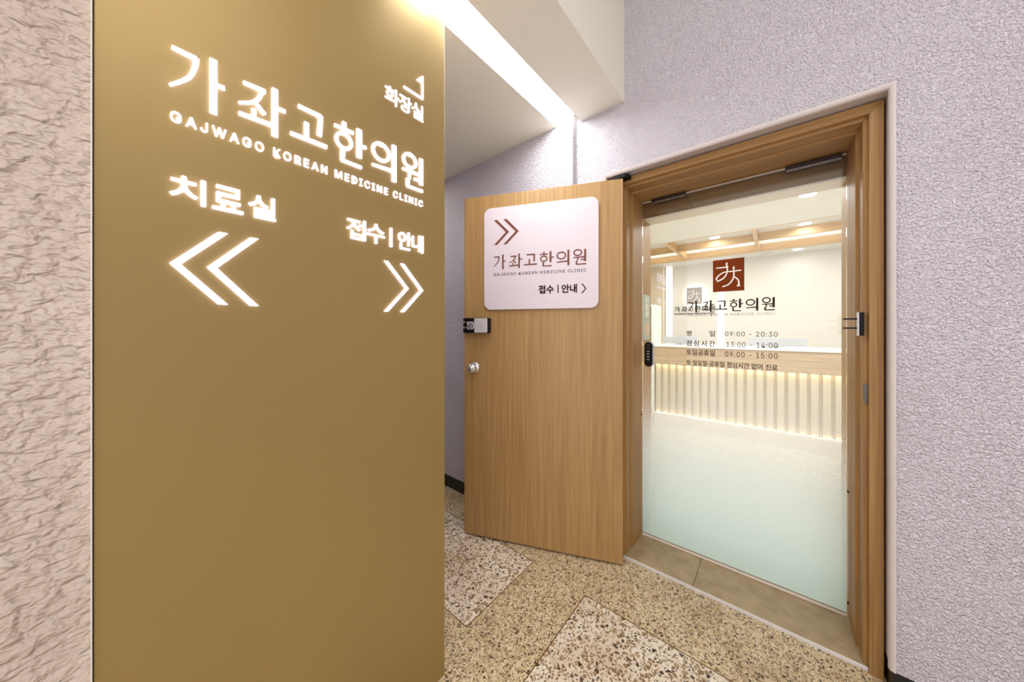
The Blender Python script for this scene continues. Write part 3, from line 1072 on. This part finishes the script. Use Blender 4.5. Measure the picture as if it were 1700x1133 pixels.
mb.box(IX0, FO0 + 0.02, 2.1, 2.134, 0, 2.7, M['inner_wall'])
mb.box(FO1 - 0.02, IX1, 2.1, 2.134, 0, 2.7, M['inner_wall'])
mb.box(FO0 + 0.02, FO1 - 0.02, 2.1, 2.134, FZ - 0.03, 2.7, M['inner_wall'])
struct(mb, 'wall_clinic_front', 'inner face of the doorway wall', 'wall')
# tan panelled return at the left of the back wall
mb = MB()
mb.box(IX0, -1.60, 6.33, IY1, 0, IZ, M['inner_tan'])
struct(mb, 'wall_clinic_panel', 'beige panelled wall left of the lit strip', 'wall')
RY0, RY1, RZ = 4.60, 6.06, 2.50
mb = MB()
mb.box(IX0, IX1, 2.134, RY0, IZ, IZ + 0.03, M['white'])
mb.box(IX0, IX1, RY1, IY1, IZ, IZ + 0.03, M['white'])
mb.box(IX0, IX1, RY0, RY1, RZ, RZ + 0.03, M['white'])
struct(mb, 'ceiling_clinic', 'white clinic ceiling with a wood framed recess', 'ceiling')
lt = tag(empty('ceiling_lattice', (0, 5.3, IZ)), 'pale wooden lattice set in the reception ceiling recess', 'ceiling lattice')
for y0, y1 in ((RY0, RY0 + 0.03), (5.27, 5.31), (RY1 - 0.03, RY1)):
    mb = MB()
    mb.box(IX0, IX1, y0, y1, IZ, RZ, M['lattice'])
    mb.build('long_board', lt)
for x in (-2.11, -1.15, -0.19, 0.77, 1.73):
    mb = MB()
    mb.box(x - 0.02, x + 0.02, RY0 + 0.03, RY1 - 0.03, IZ + 0.002, RZ - 0.001, M['lattice'])
    mb.build('cross_board', lt)

dl = [(0.219, 3.717, IZ, 'round downlight nearest the glass door in the white ceiling'),
      (0.283, 5.14, RZ, 'round downlight in the wood lattice recess, right one'),
      (-0.635, 5.14, RZ, 'round downlight in the wood lattice recess, left one'),
      (0.262, 6.20, IZ, 'round downlight close to the cream back wall')]
for x, y, z, lab in dl:
    d = empty('downlight', (x, y, z))
    mb = MB()
    mb.lathe([(0.056, -0.004), (0.0001, -0.004)], M['down'], 28, Matrix.Translation((x, y, z)))
    mb.build('lens', d)
    mb = MB()
    mb.lathe([(0.068, 0.0), (0.066, -0.004), (0.060, -0.006), (0.057, -0.003)], M['white'], 28, Matrix.Translation((x, y, z)))
    mb.build('ring', d)
    tag(d, lab, 'light', 'ceiling downlights')
d = empty('ceiling_sensor', (-0.10, 6.17, IZ))
mb = MB()
mb.lathe([(0.085, 0.0), (0.082, -0.012), (0.06, -0.018), (0.0001, -0.018)], M['white'], 28, Matrix.Translation((-0.10, 6.17, IZ)))
mb.build('cover', d)
mb = MB()
mb.box(-0.15, -0.05, 6.155, 6.175, IZ - 0.021, IZ - 0.017, M['screen'])
mb.build('slot', d)
tag(d, 'round white ceiling sensor beside the far downlight', 'sensor')

# lit vertical strips on the back wall
for x0, x1, y, lab in ((-1.575, -1.470, 6.44, 'glowing vertical strip beside the beige panel'), (-0.765, -0.665, 6.47, 'glowing vertical strip right of the lit wall logo')):
    v = empty('wall_strip_light', ((x0 + x1) / 2, y, 1.0))
    mb = MB()
    mb.box(x0, x1, y, y + 0.02, 0.9, 2.395, M['led_white'] if x0 < -1 else M['led_soft'])
    mb.build('diffuser', v)
    mb = MB()
    mb.box(x0 - 0.008, x1 + 0.008, y + 0.021, IY1 - 0.001, 0.89, 2.398, M['white'])
    mb.build('channel', v)
    tag(v, lab, 'light', 'vertical wall lights')

# halo-lit logo box and the name on the back wall
yb = 6.44
wl = empty('wall_logo', (-1.10, yb, 1.68))
tag(wl, 'small grey logo square with a white halo on the reception wall', 'sign')
BB = Board((0, yb, 0), (1, 0, 0), (0, 0, 1), (0, -1, 0))
mb = MB()
lay_poly(mb, BB, [(-1.225, 1.676), (-0.985, 1.676), (-0.985, 1.975), (-1.225, 1.975)], M['logo_dim'], 0.0, 0.02)
mb.build('face', wl)
mb = MB()
lay_poly(mb, BB, [(-1.222, 1.679), (-0.988, 1.679), (-0.988, 1.972), (-1.222, 1.972)], M['glow_rim'], -0.05, 0.049)
mb.build('light_box', wl)
mb = MB()
lay_logo(mb, BB, -1.225, -0.985, 1.676, 1.975, M['cream'], 0.0201, 0.003)
mb.build('figures', wl)
WB = Board((0, IY1, 0), (1, 0, 0), (0, 0, 1), (0, -1, 0))
wn = empty('wall_lettering', (-1.12, IY1 - 0.002, 1.50))
tag(wn, 'dark raised clinic name under the lit wall logo', 'sign')
mb = MB()
lay_name(mb, WB, -1.440, -0.80, 1.545, 1.650, M['ink'], 0.0, 0.01, 1.1)
mb.build('name_letters', wn)
mb = MB()
lay_text(mb, WB, 'GAJWAGO KOREAN MEDICINE CLINIC', -1.440, -0.80, 1.498, 1.524, M['ink'], 0.006, 0.0012, True, spacing=1.1)
mb.build('latin_letters', wn)

# reception desk
DX0, DX1, DY = -1.205, 1.9, 4.34
dk = empty('reception_desk', (0.35, 4.65, 0.004))
tag(dk, 'long reception desk with a beige counter band and lit fluted front', 'desk')
mb = MB()
mb.box(DX0, DX1, DY, 4.95, 0.0045, 0.160, M['white'])
mb.build('plinth', dk)
mb = MB()
mb.box(DX0, DX1, DY + 0.075, 4.95, 0.161, 0.79, M['slat'])
x = DX0 + 0.012
while x < DX1 - 0.06:
    mb.prism([(x, DY + 0.076, 0.162), (x, DY + 0.046, 0.162), (x + 0.056, DY + 0.046, 0.162), (x + 0.056, DY + 0.076, 0.162)], (0, 0, 0.626), M['slat'])
    x += 0.0868
mb.build('fluted_front', dk)
mb = MB()
mb.box(DX0, DX1, DY, 4.95, 0.79, 1.010, M['counter'])
mb.build('counter_band', dk, bevel=0.003)
mb = MB()
mb.box(DX0 - 0.01, DX1 + 0.01, DY - 0.012, 4.97, 1.0101, 1.030, M['white'])
mb.build('counter_top', dk, bevel=0.003)
mb = MB()
mb.box(DX0 + 0.01, DX1 - 0.01, DY + 0.012, DY + 0.036, 0.7892, 0.7898, M['led_warm'])
mb.box(DX0 + 0.01, DX1 - 0.01, DY + 0.030, DY + 0.037, 0.1602, 0.1612, M['led_warm'])
mb.build('led_tape', dk)

# monitors seen from behind
for x0, x1, z1, lab in ((-1.165, -0.765, 1.137, 'back of a wide white monitor at the left end of the desk'), (-0.248, 0.272, 1.139, 'back of a wide white monitor right of the opening hours')):
    mo = empty('monitor', ((x0 + x1) / 2, 4.66, 1.0305))
    mb = MB()
    mb.box(x0, x1, 4.64, 4.665, 1.045, z1, M['screen'])
    sc_ = mb.build('screen', mo, bevel=0.004)
    mb = MB()
    mb.box((x0 + x1) / 2 - 0.09, (x0 + x1) / 2 + 0.09, 4.61, 4.74, 1.0303, 1.036, M['satin'])
    mb.box((x0 + x1) / 2 - 0.025, (x0 + x1) / 2 + 0.025, 4.666, 4.69, 1.036, 1.10, M['satin'])
    mb.build('stand', mo)
    tag(mo, lab, 'monitor', 'desk monitors')

# tall shelf unit left of the desk
sx0, sx1, sy0, sy1 = -1.62, -1.215, 4.36, 4.72
su = empty('shelf_unit', ((sx0 + sx1) / 2, 4.54, 0.004))
tag(su, 'narrow white shelf cabinet left of the reception desk', 'cabinet')
mb = MB()
mb.box(sx1 - 0.03, sx1, sy0, sy1, 0.0045, 1.56, M['white'])
mb.build('side_panel', su)
mb = MB()
mb.box(sx0, sx0 + 0.03, sy0, sy1, 0.0045, 1.56, M['white'])
mb.build('side_panel', su)
mb = MB()
mb.box(sx0 + 0.03, sx1 - 0.03, sy1 - 0.02, sy1, 0.0045, 1.56, M['cabinet'])
mb.build('back_panel', su)
for z in (0.03, 0.24, 0.45, 0.66, 0.87, 1.05, 1.32, 1.545):
    mb = MB()
    mb.box(sx0 + 0.03, sx1 - 0.03, sy0 + 0.005, sy1 - 0.021, z - 0.012, z + 0.012, M['white'])
    mb.build('shelf', su)

# notice hung on the inner side of the left jamb
NB = Board((FO0 + 0.0572, 0, 0), (0, 1, 0), (0, 0, 1), (1, 0, 0))
nt_ = empty('notice_sheet', (FO0 + 0.058, 2.03, 1.18))
tag(nt_, 'grey green notice with white writing on the inner left jamb', 'notice')
mb = MB()
lay_poly(mb, NB, round_rect(1.972, 2.100, 1.176, 1.455, 0.022), M['notice'], 0, 0.004)
mb.build('sheet', nt_)
mb = MB()
lay_ring(mb, NB, (2.045, 1.245), (0.019, 0.025), 0.036, M['peach'], 0.0041, 0.0006)
mb.build('round_print', nt_)
mb = MB()
for s, z in (('진', 1.405), ('료', 1.362), ('중', 1.319)):
    lay_text(mb, NB, s, 2.005, 2.075, z, z + 0.036, M['white'], 0.0006, 0.002, False, 0.0041)
mb.build('notice_lettering', nt_)
